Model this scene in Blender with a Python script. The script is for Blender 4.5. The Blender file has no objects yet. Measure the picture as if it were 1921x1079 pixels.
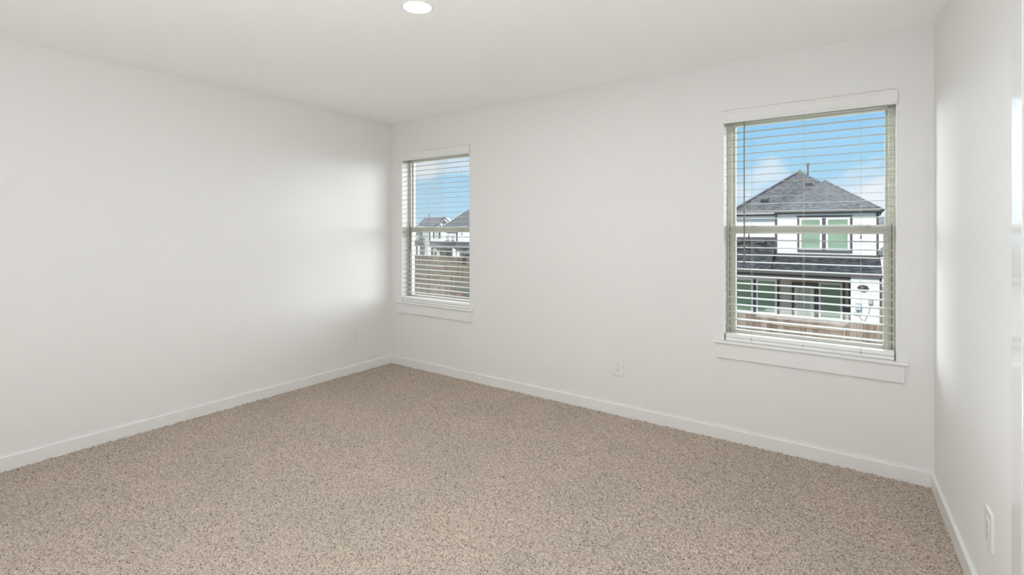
import bpy, bmesh, math, random
import numpy as np
from mathutils import Vector, Matrix

C = bpy.context.scene.collection
sc = bpy.context.scene
random.seed(7)

# ------------------------------------------------------------------ camera
IMG_W, IMG_H = 1921.0, 1079.0
F_PX, CY = 935.68, 430.43
YAW = 0.620369
CAM = Vector((3.9760, -3.4398, 1.3616))
cam_data = bpy.data.cameras.new('camera')
cam = bpy.data.objects.new('camera', cam_data)
C.objects.link(cam)
cam.location = CAM
cam.rotation_euler = (math.pi / 2, 0, YAW)
cam_data.sensor_fit = 'HORIZONTAL'
cam_data.sensor_width = 36.0
cam_data.lens = F_PX * 36.0 / IMG_W
cam_data.shift_y = -(IMG_H / 2 - CY) / IMG_W
cam_data.clip_start = 0.02
cam_data.clip_end = 500
sc.camera = cam

# ------------------------------------------------------------------ colour management
sc.view_settings.view_transform = 'Standard'
sc.view_settings.look = 'None'
sc.view_settings.gamma = 1.0
sc.view_settings.exposure = 0.0
sc.view_settings.use_curve_mapping = False
sc.cycles.max_bounces = 14
sc.cycles.diffuse_bounces = 10
sc.cycles.transparent_max_bounces = 16
sc.cycles.caustics_reflective = False
sc.cycles.caustics_refractive = False
sc.cycles.sample_clamp_indirect = 6.0


# ------------------------------------------------------------------ sky
def make_world():
    w = bpy.data.worlds.new('sky')
    sc.world = w
    w.use_nodes = True
    nt = w.node_tree
    nt.nodes.clear()
    N, L = nt.nodes.new, nt.links.new
    out = N('ShaderNodeOutputWorld')
    bg = N('ShaderNodeBackground')
    tc = N('ShaderNodeTexCoord')
    sep = N('ShaderNodeSeparateXYZ')
    L(tc.outputs['Generated'], sep.inputs[0])
    ramp = N('ShaderNodeValToRGB')
    e = ramp.color_ramp.elements
    e[0].position = 0.0
    e[0].color = (0.50, 0.76, 0.93, 1)
    e[1].position = 0.55
    e[1].color = (0.14, 0.38, 0.76, 1)
    m = e.new(0.14); m.color = (0.36, 0.67, 0.93, 1)
    m = e.new(0.28); m.color = (0.24, 0.54, 0.88, 1)
    L(sep.outputs['Z'], ramp.inputs[0])
    # clouds: stretched noise in the direction of view
    mp = N('ShaderNodeMapping')
    mp.inputs['Scale'].default_value = (1.0, 1.0, 2.3)
    mp.inputs['Location'].default_value = (CLOUD[0], CLOUD[1], CLOUD[2])
    L(tc.outputs['Generated'], mp.inputs[0])
    no = N('ShaderNodeTexNoise')
    no.inputs['Scale'].default_value = 3.4
    no.inputs['Detail'].default_value = 9
    no.inputs['Roughness'].default_value = 0.58
    no.inputs['Distortion'].default_value = 0.3
    L(mp.outputs[0], no.inputs['Vector'])
    acc = no.outputs['Fac']
    # banks of cloud in a few directions of the sky
    for d, size, gain in BANKS:
        dv = Vector(d).normalized()
        dot = N('ShaderNodeVectorMath'); dot.operation = 'DISTANCE'
        L(tc.outputs['Generated'], dot.inputs[0]); dot.inputs[1].default_value = dv
        mr = N('ShaderNodeMapRange')
        mr.interpolation_type = 'SMOOTHSTEP'
        mr.inputs['From Min'].default_value = size
        mr.inputs['From Max'].default_value = 0.0
        mr.inputs['To Min'].default_value = 0.0
        mr.inputs['To Max'].default_value = gain
        L(dot.outputs['Value'], mr.inputs['Value'])
        ad = N('ShaderNodeMath'); ad.operation = 'ADD'
        L(acc, ad.inputs[0]); L(mr.outputs[0], ad.inputs[1])
        acc = ad.outputs[0]
    cr = N('ShaderNodeValToRGB')
    cr.color_ramp.elements[0].position = 0.63
    cr.color_ramp.elements[0].color = (0, 0, 0, 1)
    cr.color_ramp.elements[1].position = 0.82
    cr.color_ramp.elements[1].color = (1, 1, 1, 1)
    L(acc, cr.inputs[0])
    mix = N('ShaderNodeMix'); mix.data_type = 'RGBA'
    L(cr.outputs[0], mix.inputs[0])
    L(ramp.outputs[0], mix.inputs[6])
    mix.inputs[7].default_value = (0.86, 0.92, 0.97, 1)
    L(mix.outputs[2], bg.inputs['Color'])
    bg.inputs['Strength'].default_value = 1.0
    # bright sky patches added beside and above the view to light the room
    shader = bg.outputs[0]
    for az, el, size, gain in SKY_FILLS:
        a, e = math.radians(az), math.radians(el)
        dot = N('ShaderNodeVectorMath'); dot.operation = 'DISTANCE'
        L(tc.outputs['Generated'], dot.inputs[0])
        dot.inputs[1].default_value = (math.sin(a) * math.cos(e), math.cos(a) * math.cos(e), math.sin(e))
        mr = N('ShaderNodeMapRange')
        mr.interpolation_type = 'SMOOTHSTEP'
        mr.inputs['From Min'].default_value = size
        mr.inputs['From Max'].default_value = size * 0.3
        mr.inputs['To Min'].default_value = 0.0
        mr.inputs['To Max'].default_value = gain
        L(dot.outputs['Value'], mr.inputs['Value'])
        b2 = N('ShaderNodeBackground')
        b2.inputs['Color'].default_value = (0.955, 0.98, 1.0, 1)
        L(mr.outputs[0], b2.inputs['Strength'])
        ads = N('ShaderNodeAddShader')
        L(shader, ads.inputs[0]); L(b2.outputs[0], ads.inputs[1])
        shader = ads.outputs[0]
    L(shader, out.inputs[0])


def view_dir(px, py):
    r = (px - IMG_W / 2) / F_PX
    u = -(py - CY) / F_PX
    s, c = math.sin(YAW), math.cos(YAW)
    return Vector((-s + c * r, c + s * r, u))


def at(px, py, Y):
    """the point of the plane y = Y seen at a pixel of the photograph"""
    d = view_dir(px, py)
    return CAM + d * ((Y - CAM.y) / d.y)


SKY_FILLS = [(-14, 52, 0.62, 12.0), (50, 9, 0.54, 6.5), (-63, 8, 0.27, 38.0), (-26, 6, 0.20, 12.0), (34, 7, 0.32, 12.5), (68, 8, 0.34, 8.5)]   # added sky glow: azimuth, elevation, size, radiance
CLOUD = (2.3, 0.7, 0.4)
BANKS = [(view_dir(1640, 360), 0.16, 0.30), (view_dir(1400, 365), 0.085, 0.26), (view_dir(1450, 312), 0.055, 0.24),
         (view_dir(800, 320), 0.085, 0.36), (view_dir(875, 312), 0.06, 0.26), (view_dir(1540, 215), 0.09, -0.1),
         (view_dir(1400, 225), 0.11, -0.22), (view_dir(1480, 245), 0.09, -0.15), (view_dir(830, 400), 0.10, -0.12)]
make_world()

# sun: high behind this house, so it strikes the neighbours' garden fronts
sun_d = bpy.data.lights.new('sun', 'SUN')
sun_d.energy = 3.6
sun_d.angle = math.radians(6)
sun_d.color = (1.0, 0.965, 0.915)
sun = bpy.data.objects.new('sun', sun_d)
C.objects.link(sun)
sun.rotation_euler = Vector((-0.22, -1.0, 0.66)).to_track_quat('Z', 'Y').to_euler()
sun.location = (0, -20, 30)


def area(name, loc, direction, power, size, size_y=None, shape='RECTANGLE', col=(1, 1, 1), portal=False, spread=math.pi):
    d = bpy.data.lights.new(name, 'AREA')
    d.energy = power
    d.shape = shape
    d.size = size
    if size_y:
        d.size_y = size_y
    d.color = col
    d.spread = spread
    o = bpy.data.objects.new(name, d)
    C.objects.link(o)
    o.location = loc
    o.rotation_euler = Vector(direction).to_track_quat('-Z', 'Y').to_euler()
    if portal:
        d.cycles.is_portal = True
    return o


# added fill: unseen bounce lights behind the camera, aimed at the ceiling
area('bounce_light', (3.6, -3.7, 1.6), (-0.02, 0.20, 0.95), 52, 0.5, 0.5, col=(0.90, 0.96, 1.0), spread=math.radians(110))
area('bounce_light', (3.3, -3.75, 0.25), (-0.03, 0.15, 1), 44, 1.0, 0.5, col=(0.90, 0.96, 1.0))
for wx in (0.60, 3.655):
    area('window_portal', (wx, 0.135, 1.36), (0, -1, 0), 1, 0.88, 1.42, portal=True)

# ------------------------------------------------------------------ room dimensions
W, H, DEPTH, TH = 4.2577, 2.44, 5.2, 0.05168
WT = 0.145                                     # wall thickness
RW = Matrix.Translation((W, 0, 0)) @ Matrix.Rotation(TH, 4, 'Z')   # frame of the right wall: x=0 is its face, -y runs along it
WIN_X = (0.158, 3.212)                         # left edges of the two window openings
WIN_W, WIN_Z0, WIN_Z1 = 0.888, 0.622, 2.112


# ------------------------------------------------------------------ mesh helpers
ORG = {}


class MB:
    def __init__(self):
        self.v, self.f, self.s = [], [], []
        self.m = []

    def add(self, vs, fs, smooth=False, mi=0):
        n = len(self.v)
        self.v += [Vector(p) for p in vs]
        for f in fs:
            self.f.append(tuple(i + n for i in f))
            self.s.append(smooth)
            self.m.append(mi)
        return self

    def box(self, x0, x1, y0, y1, z0, z1, M=None, mi=0):
        vs = [Vector((x, y, z)) for z in (z0, z1) for y in (y0, y1) for x in (x0, x1)]
        if M is not None:
            vs = [M @ p for p in vs]
        return self.add(vs, [(0, 2, 3, 1), (4, 5, 7, 6), (0, 1, 5, 4), (2, 6, 7, 3), (0, 4, 6, 2), (1, 3, 7, 5)], mi=mi)

    def rbox(self, x0, x1, y0, y1, z0, z1, r=0.003, M=None):
        """box with bevelled edges"""
        bm = bmesh.new()
        vs = [bm.verts.new((x, y, z)) for z in (z0, z1) for y in (y0, y1) for x in (x0, x1)]
        for f in [(0, 2, 3, 1), (4, 5, 7, 6), (0, 1, 5, 4), (2, 6, 7, 3), (0, 4, 6, 2), (1, 3, 7, 5)]:
            bm.faces.new([vs[i] for i in f])
        bmesh.ops.bevel(bm, geom=bm.edges[:], offset=r, segments=2, profile=0.5, affect='EDGES')
        bm.verts.index_update()
        p = [v.co.copy() for v in bm.verts]
        if M is not None:
            p = [M @ q for q in p]
        fs = [tuple(v.index for v in f.verts) for f in bm.faces]
        bm.free()
        return self.add(p, fs)

    def extrude(self, prof, a, b, axis, M=None, smooth=False):
        """closed profile swept along an axis; prof gives the two other coordinates in order"""
        n = len(prof)
        vs = []
        for t in (a, b):
            for (p, q) in prof:
                vs.append({'x': (t, p, q), 'y': (p, t, q), 'z': (p, q, t)}[axis])
        vs = [Vector(v) for v in vs]
        if M is not None:
            vs = [M @ v for v in vs]
        fs = [(i, (i + 1) % n, n + (i + 1) % n, n + i) for i in range(n)]
        self.add(vs, fs, smooth)
        self.add(vs[:n], [tuple(range(n))[::-1]])
        self.add(vs[n:], [tuple(range(n))])
        return self

    def poly(self, pts, thick=None):
        """flat polygon, given thickness along its normal (downwards side)"""
        pts = [Vector(p) for p in pts]
        n = len(pts)
        if thick is None:
            return self.add(pts, [tuple(range(n))])
        nor = (pts[1] - pts[0]).cross(pts[2] - pts[0]).normalized() * thick
        low = [p - nor for p in pts]
        self.add(pts + low, [tuple(range(n)), tuple(range(2 * n - 1, n - 1, -1))] +
                 [(i, n + i, n + (i + 1) % n, (i + 1) % n) for i in range(n)])
        return self

    def tube(self, pts, r, n=8, closed=True):
        pts = [Vector(p) for p in pts]
        rings = []
        up = Vector((0.3, 0.2, 0.9)).normalized()
        for i, p in enumerate(pts):
            t = (pts[min(i + 1, len(pts) - 1)] - pts[max(i - 1, 0)]).normalized()
            a = t.cross(up)
            if a.length < 1e-4:
                a = t.cross(Vector((1, 0, 0)))
            a.normalize()
            b = t.cross(a)
            rr = r[i] if isinstance(r, (list, tuple)) else r
            rings.append([p + a * rr * math.cos(2 * math.pi * k / n) + b * rr * math.sin(2 * math.pi * k / n) for k in range(n)])
        vs = [q for g in rings for q in g]
        fs = []
        for i in range(len(rings) - 1):
            for k in range(n):
                fs.append((i * n + k, i * n + (k + 1) % n, (i + 1) * n + (k + 1) % n, (i + 1) * n + k))
        self.add(vs, fs, True)
        self.add(rings[0], [tuple(range(n))])
        self.add(rings[-1], [tuple(range(n))[::-1]])
        return self

    def lathe(self, prof, centre, n=40, axis='z'):
        c = Vector(centre)
        vs = []
        for (r, h) in prof:
            for k in range(n):
                a = 2 * math.pi * k / n
                p = (r * math.cos(a), r * math.sin(a), h)
                if axis == 'y':
                    p = (r * math.cos(a), h, r * math.sin(a))
                vs.append(c + Vector(p))
        fs = []
        for i in range(len(prof) - 1):
            for k in range(n):
                fs.append((i * n + k, i * n + (k + 1) % n, (i + 1) * n + (k + 1) % n, (i + 1) * n + k))
        return self.add(vs, fs, True)

    def build(self, name, mats, parent=None, org=None, clean=True):
        o_p = ORG.get(parent.name, Vector((0, 0, 0))) if parent else Vector((0, 0, 0))
        if parent is None:
            if org is None:
                lo = [min(p[i] for p in self.v) for i in range(3)]
                hi = [max(p[i] for p in self.v) for i in range(3)]
                org = ((lo[0] + hi[0]) / 2, (lo[1] + hi[1]) / 2, lo[2])
            o_w = Vector(org)
        else:
            o_w = o_p if org is None else Vector(org)
        me = bpy.data.meshes.new(name)
        me.from_pydata([p - o_w for p in self.v], [], self.f)
        for i, s in enumerate(self.s):
            me.polygons[i].use_smooth = s
            me.polygons[i].material_index = self.m[i]
        for mt in (mats if isinstance(mats, (list, tuple)) else [mats]):
            me.materials.append(mt)
        if clean:
            bm = bmesh.new(); bm.from_mesh(me)
            bmesh.ops.recalc_face_normals(bm, faces=bm.faces[:])
            bm.to_mesh(me); bm.free()
        o = bpy.data.objects.new(name, me)
        C.objects.link(o)
        if parent:
            o.parent = parent
        o.location = o_w - o_p
        ORG[o.name] = o_w
        return o


def tag(o, label=None, cat=None, group=None, kind=None):
    for k, v in (('label', label), ('category', cat), ('group', group), ('kind', kind)):
        if v:
            o[k] = v
    return o


def empty(name, loc):
    o = bpy.data.objects.new(name, None)
    o.empty_display_size = 0.1
    C.objects.link(o)
    o.location = loc
    ORG[o.name] = Vector(loc)
    return o


def copy_tree(o, parent=None, shift=None):
    c = o.copy()
    C.objects.link(c)
    if parent is not None:
        c.parent = parent
    if shift is not None:
        c.location = o.location + Vector(shift)
    for ch in [x for x in bpy.data.objects if x.parent == o]:
        copy_tree(ch, c)
    return c


# ------------------------------------------------------------------ materials
def pmat(name, col, rough=0.6, metal=0.0, spec=0.5, coat=0.0):
    m = bpy.data.materials.new(name)
    m.use_nodes = True
    b = m.node_tree.nodes['Principled BSDF']
    b.inputs['Base Color'].default_value = (*col, 1)
    b.inputs['Roughness'].default_value = rough
    b.inputs['Metallic'].default_value = metal
    b.inputs['Specular IOR Level'].default_value = spec
    if coat:
        b.inputs['Coat Weight'].default_value = coat
        b.inputs['Coat Roughness'].default_value = 0.06
    return m


def add_bump(m, scale, strength, dist=0.002, detail=3.0, stretch=None):
    nt = m.node_tree
    N, L = nt.nodes.new, nt.links.new
    tc = N('ShaderNodeTexCoord')
    no = N('ShaderNodeTexNoise')
    no.inputs['Scale'].default_value = scale
    no.inputs['Detail'].default_value = detail
    src = tc.outputs['Object']
    if stretch:
        mp = N('ShaderNodeMapping')
        mp.inputs['Scale'].default_value = stretch
        L(src, mp.inputs[0]); src = mp.outputs[0]
    L(src, no.inputs['Vector'])
    bp = N('ShaderNodeBump')
    bp.inputs['Strength'].default_value = strength
    bp.inputs['Distance'].default_value = dist
    L(no.outputs['Fac'], bp.inputs['Height'])
    L(bp.outputs[0], nt.nodes['Principled BSDF'].inputs['Normal'])
    return m


def add_mottle(m, c0, c1, scale, stretch=(1, 1, 1), lo=0.35, hi=0.65, detail=4.0):
    nt = m.node_tree
    N, L = nt.nodes.new, nt.links.new
    tc = N('ShaderNodeTexCoord')
    mp = N('ShaderNodeMapping')
    mp.inputs['Scale'].default_value = stretch
    L(tc.outputs['Object'], mp.inputs[0])
    no = N('ShaderNodeTexNoise')
    no.inputs['Scale'].default_value = scale
    no.inputs['Detail'].default_value = detail
    L(mp.outputs[0], no.inputs['Vector'])
    cr = N('ShaderNodeValToRGB')
    cr.color_ramp.elements[0].position = lo
    cr.color_ramp.elements[0].color = (*c0, 1)
    cr.color_ramp.elements[1].position = hi
    cr.color_ramp.elements[1].color = (*c1, 1)
    L(no.outputs['Fac'], cr.inputs[0])
    L(cr.outputs[0], nt.nodes['Principled BSDF'].inputs['Base Color'])
    return m


WALL = add_bump(pmat('wall_paint', (0.80, 0.793, 0.782), 0.75, spec=0.25), 130, 0.10, 0.002)
CEIL = add_bump(pmat('ceiling_paint', (0.92, 0.917, 0.91), 0.9, spec=0.15), 110, 0.10, 0.002)
TRIM = pmat('trim_enamel', (0.815, 0.812, 0.805), 0.22, spec=0.5)
CASING = pmat('casing_enamel', (0.83, 0.83, 0.825), 0.14, spec=0.6, coat=0.3)
PLASTIC = pmat('outlet_plastic', (0.79, 0.783, 0.77), 0.35)
SLOT = pmat('outlet_slot', (0.16, 0.15, 0.14), 0.6)
SLAT = pmat('blind_slat', (0.47, 0.465, 0.40), 0.35)  # white slats; shade of their undersides put into the darker olive
RAIL = pmat('blind_rail', (0.84, 0.84, 0.82), 0.35)
VALANCE = pmat('blind_valance', (0.80, 0.795, 0.782), 0.4)
CORD = pmat('blind_cord', (0.55, 0.54, 0.49), 0.8)
WAND = pmat('blind_wand', (0.20, 0.18, 0.14), 0.3)  # white wand against the daylight; its shade is put into the colour
VINYL = pmat('window_vinyl', (0.64, 0.64, 0.57), 0.4)
SEAL = pmat('weatherstrip', (0.13, 0.13, 0.115), 0.8)
LATCH = pmat('latch_plastic', (0.80, 0.80, 0.76), 0.35)
DARK_TAB = pmat('dark_tab', (0.05, 0.045, 0.04), 0.5)


def glass_mat(name, tint=(1, 1, 1), reflect=1.0):
    m = bpy.data.materials.new(name)
    m.use_nodes = True
    nt = m.node_tree
    nt.nodes.clear()
    N, L = nt.nodes.new, nt.links.new
    o = N('ShaderNodeOutputMaterial')
    t = N('ShaderNodeBsdfTransparent'); t.inputs[0].default_value = (*tint, 1)
    g = N('ShaderNodeBsdfGlossy'); g.inputs['Roughness'].default_value = 0.02
    fr = N('ShaderNodeFresnel'); fr.inputs['IOR'].default_value = 1.45
    mu = N('ShaderNodeMath'); mu.operation = 'MULTIPLY'; mu.inputs[1].default_value = reflect
    L(fr.outputs[0], mu.inputs[0])
    mx = N('ShaderNodeMixShader')
    L(mu.outputs[0], mx.inputs[0]); L(t.outputs[0], mx.inputs[1]); L(g.outputs[0], mx.inputs[2])
    L(mx.outputs[0], o.inputs[0])
    return m


GLASS = glass_mat('window_glass', (0.99, 0.993, 0.99), 0.22)


def emit_mat(name, col, strength):
    m = bpy.data.materials.new(name)
    m.use_nodes = True
    nt = m.node_tree
    nt.nodes.clear()
    o = nt.nodes.new('ShaderNodeOutputMaterial')
    e = nt.nodes.new('ShaderNodeEmission')
    e.inputs[0].default_value = (*col, 1)
    e.inputs[1].default_value = strength
    nt.links.new(e.outputs[0], o.inputs[0])
    return m


LENS = emit_mat('lit_lamp_lens', (1.0, 0.97, 0.92), 14.0)


def carpet_mat():
    m = bpy.data.materials.new('twist_pile_carpet')
    m.use_nodes = True
    nt = m.node_tree
    N, L = nt.nodes.new, nt.links.new
    b = nt.nodes['Principled BSDF']
    b.inputs['Roughness'].default_value = 0.95
    b.inputs['Specular IOR Level'].default_value = 0.1
    tc = N('ShaderNodeTexCoord')
    no = N('ShaderNodeTexNoise')
    no.inputs['Scale'].default_value = 150
    no.inputs['Detail'].default_value = 2.5
    no.inputs['Roughness'].default_value = 0.65
    no.inputs['Distortion'].default_value = 1.2
    L(tc.outputs['Object'], no.inputs['Vector'])
    cr = N('ShaderNodeValToRGB')
    e = cr.color_ramp.elements
    e[0].position = 0.35; e[0].color = (0.09, 0.07, 0.052, 1)
    e[1].position = 0.68; e[1].color = (0.69, 0.61, 0.535, 1)
    k = e.new(0.455); k.color = (0.38, 0.325, 0.272, 1)
    k = e.new(0.54); k.color = (0.52, 0.452, 0.388, 1)
    L(no.outputs['Fac'], cr.inputs[0])
    # slow drift between a pinker and a greener beige, as in the pile lying different ways
    n2 = N('ShaderNodeTexNoise')
    n2.inputs['Scale'].default_value = 2.2
    n2.inputs['Detail'].default_value = 3
    L(tc.outputs['Object'], n2.inputs['Vector'])
    c2 = N('ShaderNodeValToRGB')
    c2.color_ramp.elements[0].position = 0.35; c2.color_ramp.elements[0].color = (0.95, 0.95, 0.93, 1)
    c2.color_ramp.elements[1].position = 0.65; c2.color_ramp.elements[1].color = (1.04, 1.0, 0.99, 1)
    L(n2.outputs['Fac'], c2.inputs[0])
    mx = N('ShaderNodeMix'); mx.data_type = 'RGBA'; mx.blend_type = 'MULTIPLY'
    mx.inputs[0].default_value = 1.0
    L(cr.outputs[0], mx.inputs[6]); L(c2.outputs[0], mx.inputs[7])
    L(mx.outputs[2], b.inputs['Base Color'])
    bp = N('ShaderNodeBump')
    bp.inputs['Strength'].default_value = 0.6
    bp.inputs['Distance'].default_value = 0.004
    L(no.outputs['Fac'], bp.inputs['Height'])
    L(bp.outputs[0], b.inputs['Normal'])
    return m


CARPET = carpet_mat()
SUBFLOOR = pmat('subfloor', (0.4, 0.33, 0.25), 0.8)

# outside
SIDING = pmat('white_siding', (0.86, 0.85, 0.83), 0.7)
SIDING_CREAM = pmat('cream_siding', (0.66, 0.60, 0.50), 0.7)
SIDING_SHADE = pmat('shaded_siding', (0.60, 0.60, 0.54), 0.7)  # shade of a side wall put into the siding colour
DARKTRIM = pmat('dark_trim', (0.095, 0.083, 0.080), 0.6)
SHINGLE = add_mottle(pmat('roof_shingle', (0.2, 0.2, 0.2), 0.9), (0.022, 0.022, 0.022), (0.105, 0.104, 0.104), 1.0, (4.5, 5.0, 20), 0.40, 0.62, 4)
SHINGLE_FAR = add_mottle(pmat('far_shingle', (0.2, 0.2, 0.2), 0.9), (0.05, 0.05, 0.05), (0.10, 0.10, 0.10), 1.0, (1.0, 2.0, 7), 0.34, 0.68, 4)
VENT = pmat('vent_metal', (0.07, 0.07, 0.07), 0.6)
PIPE = pmat('flue_metal', (0.13, 0.135, 0.145), 0.6)
WFRAME = pmat('house_window_frame', (0.86, 0.86, 0.85), 0.5)
GREENGLASS = add_mottle(pmat('green_tinted_pane', (0.2, 0.3, 0.2), 0.25, spec=0.15), (0.24, 0.33, 0.235), (0.34, 0.46, 0.325), 1.0, (0.6, 0.6, 4.0), 0.35, 0.7)
DOORPAINT = pmat('door_paint', (0.72, 0.71, 0.66), 0.5)
DOORGLASS = pmat('door_pane', (0.50, 0.54, 0.47), 0.15)
LAMPDARK = pmat('bronze_lamp', (0.09, 0.08, 0.075), 0.4)
METER = pmat('meter_grey', (0.42, 0.45, 0.46), 0.5)
CONDUIT = pmat('conduit_grey', (0.3, 0.3, 0.3), 0.5)
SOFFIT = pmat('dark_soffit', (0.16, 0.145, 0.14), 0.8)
LUMBER = add_mottle(pmat('fresh_lumber', (0.5, 0.36, 0.2), 0.8), (0.25, 0.175, 0.11), (0.36, 0.26, 0.175), 3, (1, 1, 6))
DARKBOARD = add_mottle(pmat('dark_board', (0.1, 0.1, 0.09), 0.8), (0.07, 0.075, 0.065), (0.13, 0.135, 0.115), 3, (1, 1, 6))
GROUND = add_mottle(pmat('bare_earth', (0.3, 0.25, 0.18), 1.0), (0.09, 0.085, 0.05), (0.15, 0.14, 0.08), 0.8)


def fence_mat(name, cols, pitch):
    """weathered pickets: each board its own tone, with grain along it"""
    m = pmat(name, cols[0], 0.9, spec=0.2)
    nt = m.node_tree
    N, L = nt.nodes.new, nt.links.new
    tc = N('ShaderNodeTexCoord')
    sp = N('ShaderNodeSeparateXYZ')
    L(tc.outputs['Object'], sp.inputs[0])
    dv = N('ShaderNodeMath'); dv.operation = 'DIVIDE'; dv.inputs[1].default_value = pitch
    L(sp.outputs['X'], dv.inputs[0])
    fl = N('ShaderNodeMath'); fl.operation = 'FLOOR'
    L(dv.outputs[0], fl.inputs[0])
    wn = N('ShaderNodeTexWhiteNoise'); wn.noise_dimensions = '1D'
    L(fl.outputs[0], wn.inputs['W'])
    cr = N('ShaderNodeValToRGB')
    e = cr.color_ramp.elements
    e[0].position = 0.0; e[0].color = (*cols[0], 1)
    e[1].position = 1.0; e[1].color = (*cols[2], 1)
    k = e.new(0.5); k.color = (*cols[1], 1)
    L(wn.outputs['Value'], cr.inputs[0])
    mp = N('ShaderNodeMapping'); mp.inputs['Scale'].default_value = (14, 14, 1.5)
    L(tc.outputs['Object'], mp.inputs[0])
    no = N('ShaderNodeTexNoise'); no.inputs['Scale'].default_value = 1.6; no.inputs['Detail'].default_value = 4
    L(mp.outputs[0], no.inputs['Vector'])
    c2 = N('ShaderNodeValToRGB')
    c2.color_ramp.elements[0].position = 0.3; c2.color_ramp.elements[0].color = (0.78, 0.78, 0.78, 1)
    c2.color_ramp.elements[1].position = 0.7; c2.color_ramp.elements[1].color = (1.12, 1.1, 1.08, 1)
    L(no.outputs['Fac'], c2.inputs[0])
    mx = N('ShaderNodeMix'); mx.data_type = 'RGBA'; mx.blend_type = 'MULTIPLY'; mx.inputs[0].default_value = 1
    L(cr.outputs[0], mx.inputs[6]); L(c2.outputs[0], mx.inputs[7])
    L(mx.outputs[2], nt.nodes['Principled BSDF'].inputs['Base Color'])
    return m


FENCE = fence_mat('cedar_pickets', [(0.16, 0.115, 0.085), (0.21, 0.16, 0.12), (0.28, 0.225, 0.18)], 0.15)
FENCE_GREY = fence_mat('weathered_pickets', [(0.17, 0.14, 0.10), (0.215, 0.18, 0.132), (0.265, 0.225, 0.165)], 0.15)


# ------------------------------------------------------------------ room shell
def struct(o, label=None):
    o['kind'] = 'structure'
    if label:
        o['label'] = label
    return o


# window wall with its two openings
b = MB()
xs = [-WT]
for wx in WIN_X:
    xs += [wx, wx + WIN_W]
xs += [W + 0.35]
for i in range(0, len(xs), 2):
    b.box(xs[i], xs[i + 1], 0, WT, 0, H)
for wx in WIN_X:
    b.box(wx, wx + WIN_W, 0, WT, 0, WIN_Z0)
    b.box(wx, wx + WIN_W, 0, WT, WIN_Z1, H)
struct(b.build('wall_back', WALL), 'white painted wall with two windows')
struct(MB().box(-WT, 0, -DEPTH, 0, 0, H).build('wall_left', WALL), 'plain white painted wall on the left')
XR = W + DEPTH * math.tan(TH)
struct(MB().box(-WT, XR + 1.6, -DEPTH - WT, -DEPTH, 0, H).build('wall_front', WALL), 'white painted wall behind the camera')
# right wall up to its doorway, the header over it and the piece behind the camera
DO0, DO1, DOH = -1.503, -2.30, 2.04            # doorway along the right wall (local y), height
b = MB()
b.box(0, WT, DO0, 0, 0, H, RW)
b.box(0, WT, -DEPTH - 0.2, DO1, 0, H, RW)
b.box(0, WT, DO1, DO0, DOH, H, RW)
struct(b.build('wall_right', WALL), 'white painted wall on the right')
# closet behind the doorway
b = MB()
b.box(WT, 1.0, DO0 + 0.30, DO0 + 0.36, 0, H, RW)
b.box(WT, 1.0, DO1 - 0.46, DO1 - 0.40, 0, H, RW)
b.box(1.0, 1.06, DO1 - 0.46, DO0 + 0.36, 0, H, RW)
struct(b.build('wall_closet', WALL), 'white closet walls beyond the doorway on the right')
struct(MB().box(-WT, XR + 1.6, -DEPTH - WT, WT, H, H + 0.12).build('ceiling', CEIL), 'smooth white ceiling')
struct(MB().box(-WT, XR + 1.6, -DEPTH - WT, WT, -0.14, -0.022).build('floor', SUBFLOOR))


# carpet: a fine pile of tufts
def carpet():
    rng = np.random.default_rng(3)

    def grid(ny, nx, y0, y1, pile):
        v = np.linspace(0, 1, ny)[:, None] * np.ones((1, nx))
        u = np.ones((ny, 1)) * np.linspace(0, 1, nx)[None, :]
        y = y0 + (y1 - y0) * v
        xr = W - y * math.tan(TH) - 0.0135
        x = 0.0135 + u * (xr - 0.0135)
        z = np.zeros_like(x)
        if pile:
            a = rng.normal(size=(ny, nx))
            k = a.copy()
            k[1:-1, 1:-1] = (a[1:-1, 1:-1] * 2 + a[:-2, 1:-1] + a[2:, 1:-1] + a[1:-1, :-2] + a[1:-1, 2:]) / 6
            z = np.clip(k, -2, 2) * 0.0042
            x[:, 1:-1] += rng.uniform(-0.0018, 0.0018, (ny, nx - 2))
            y[1:-1, :] += rng.uniform(-0.0018, 0.0018, (ny - 2, nx))
        z -= 0.003
        idx = np.arange(ny * nx).reshape(ny, nx)
        q = np.stack([idx[:-1, :-1], idx[:-1, 1:], idx[1:, 1:], idx[1:, :-1]], -1).reshape(-1, 4)
        return np.stack([x, y, z], -1).reshape(-1, 3), q[:, ::-1]

    v1, q1 = grid(560, 740, -0.0135, -3.35, True)
    v2, q2 = grid(60, 60, -3.35, -DEPTH + 0.0135, False)
    vs = np.concatenate([v1, v2]).astype(np.float32)
    qs = np.concatenate([q1, q2 + len(v1)]).astype(np.int32)
    me = bpy.data.meshes.new('carpet')
    me.vertices.add(len(vs)); me.vertices.foreach_set('co', vs.ravel())
    me.loops.add(qs.size); me.loops.foreach_set('vertex_index', qs.ravel())
    me.polygons.add(len(qs))
    me.polygons.foreach_set('loop_start', np.arange(0, qs.size, 4, dtype=np.int32))
    me.polygons.foreach_set('use_smooth', np.ones(len(qs), dtype=bool))
    me.update(calc_edges=True)
    me.validate()
    me.materials.append(CARPET)
    o = bpy.data.objects.new('carpet', me)
    C.objects.link(o)
    tag(o, 'speckled beige twist pile carpet covering the whole floor', 'carpet', kind='stuff')
    return o


carpet()

# baseboards: a flat board with an eased top edge
BBH, BBT = 0.0765, 0.014


def base_profile(sign=1):
    return [(0, -0.02), (-BBT, -0.02), (-BBT, BBH - 0.004), (-BBT + 0.0015, BBH - 0.001), (-BBT + 0.004, BBH), (0, BBH)]


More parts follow.
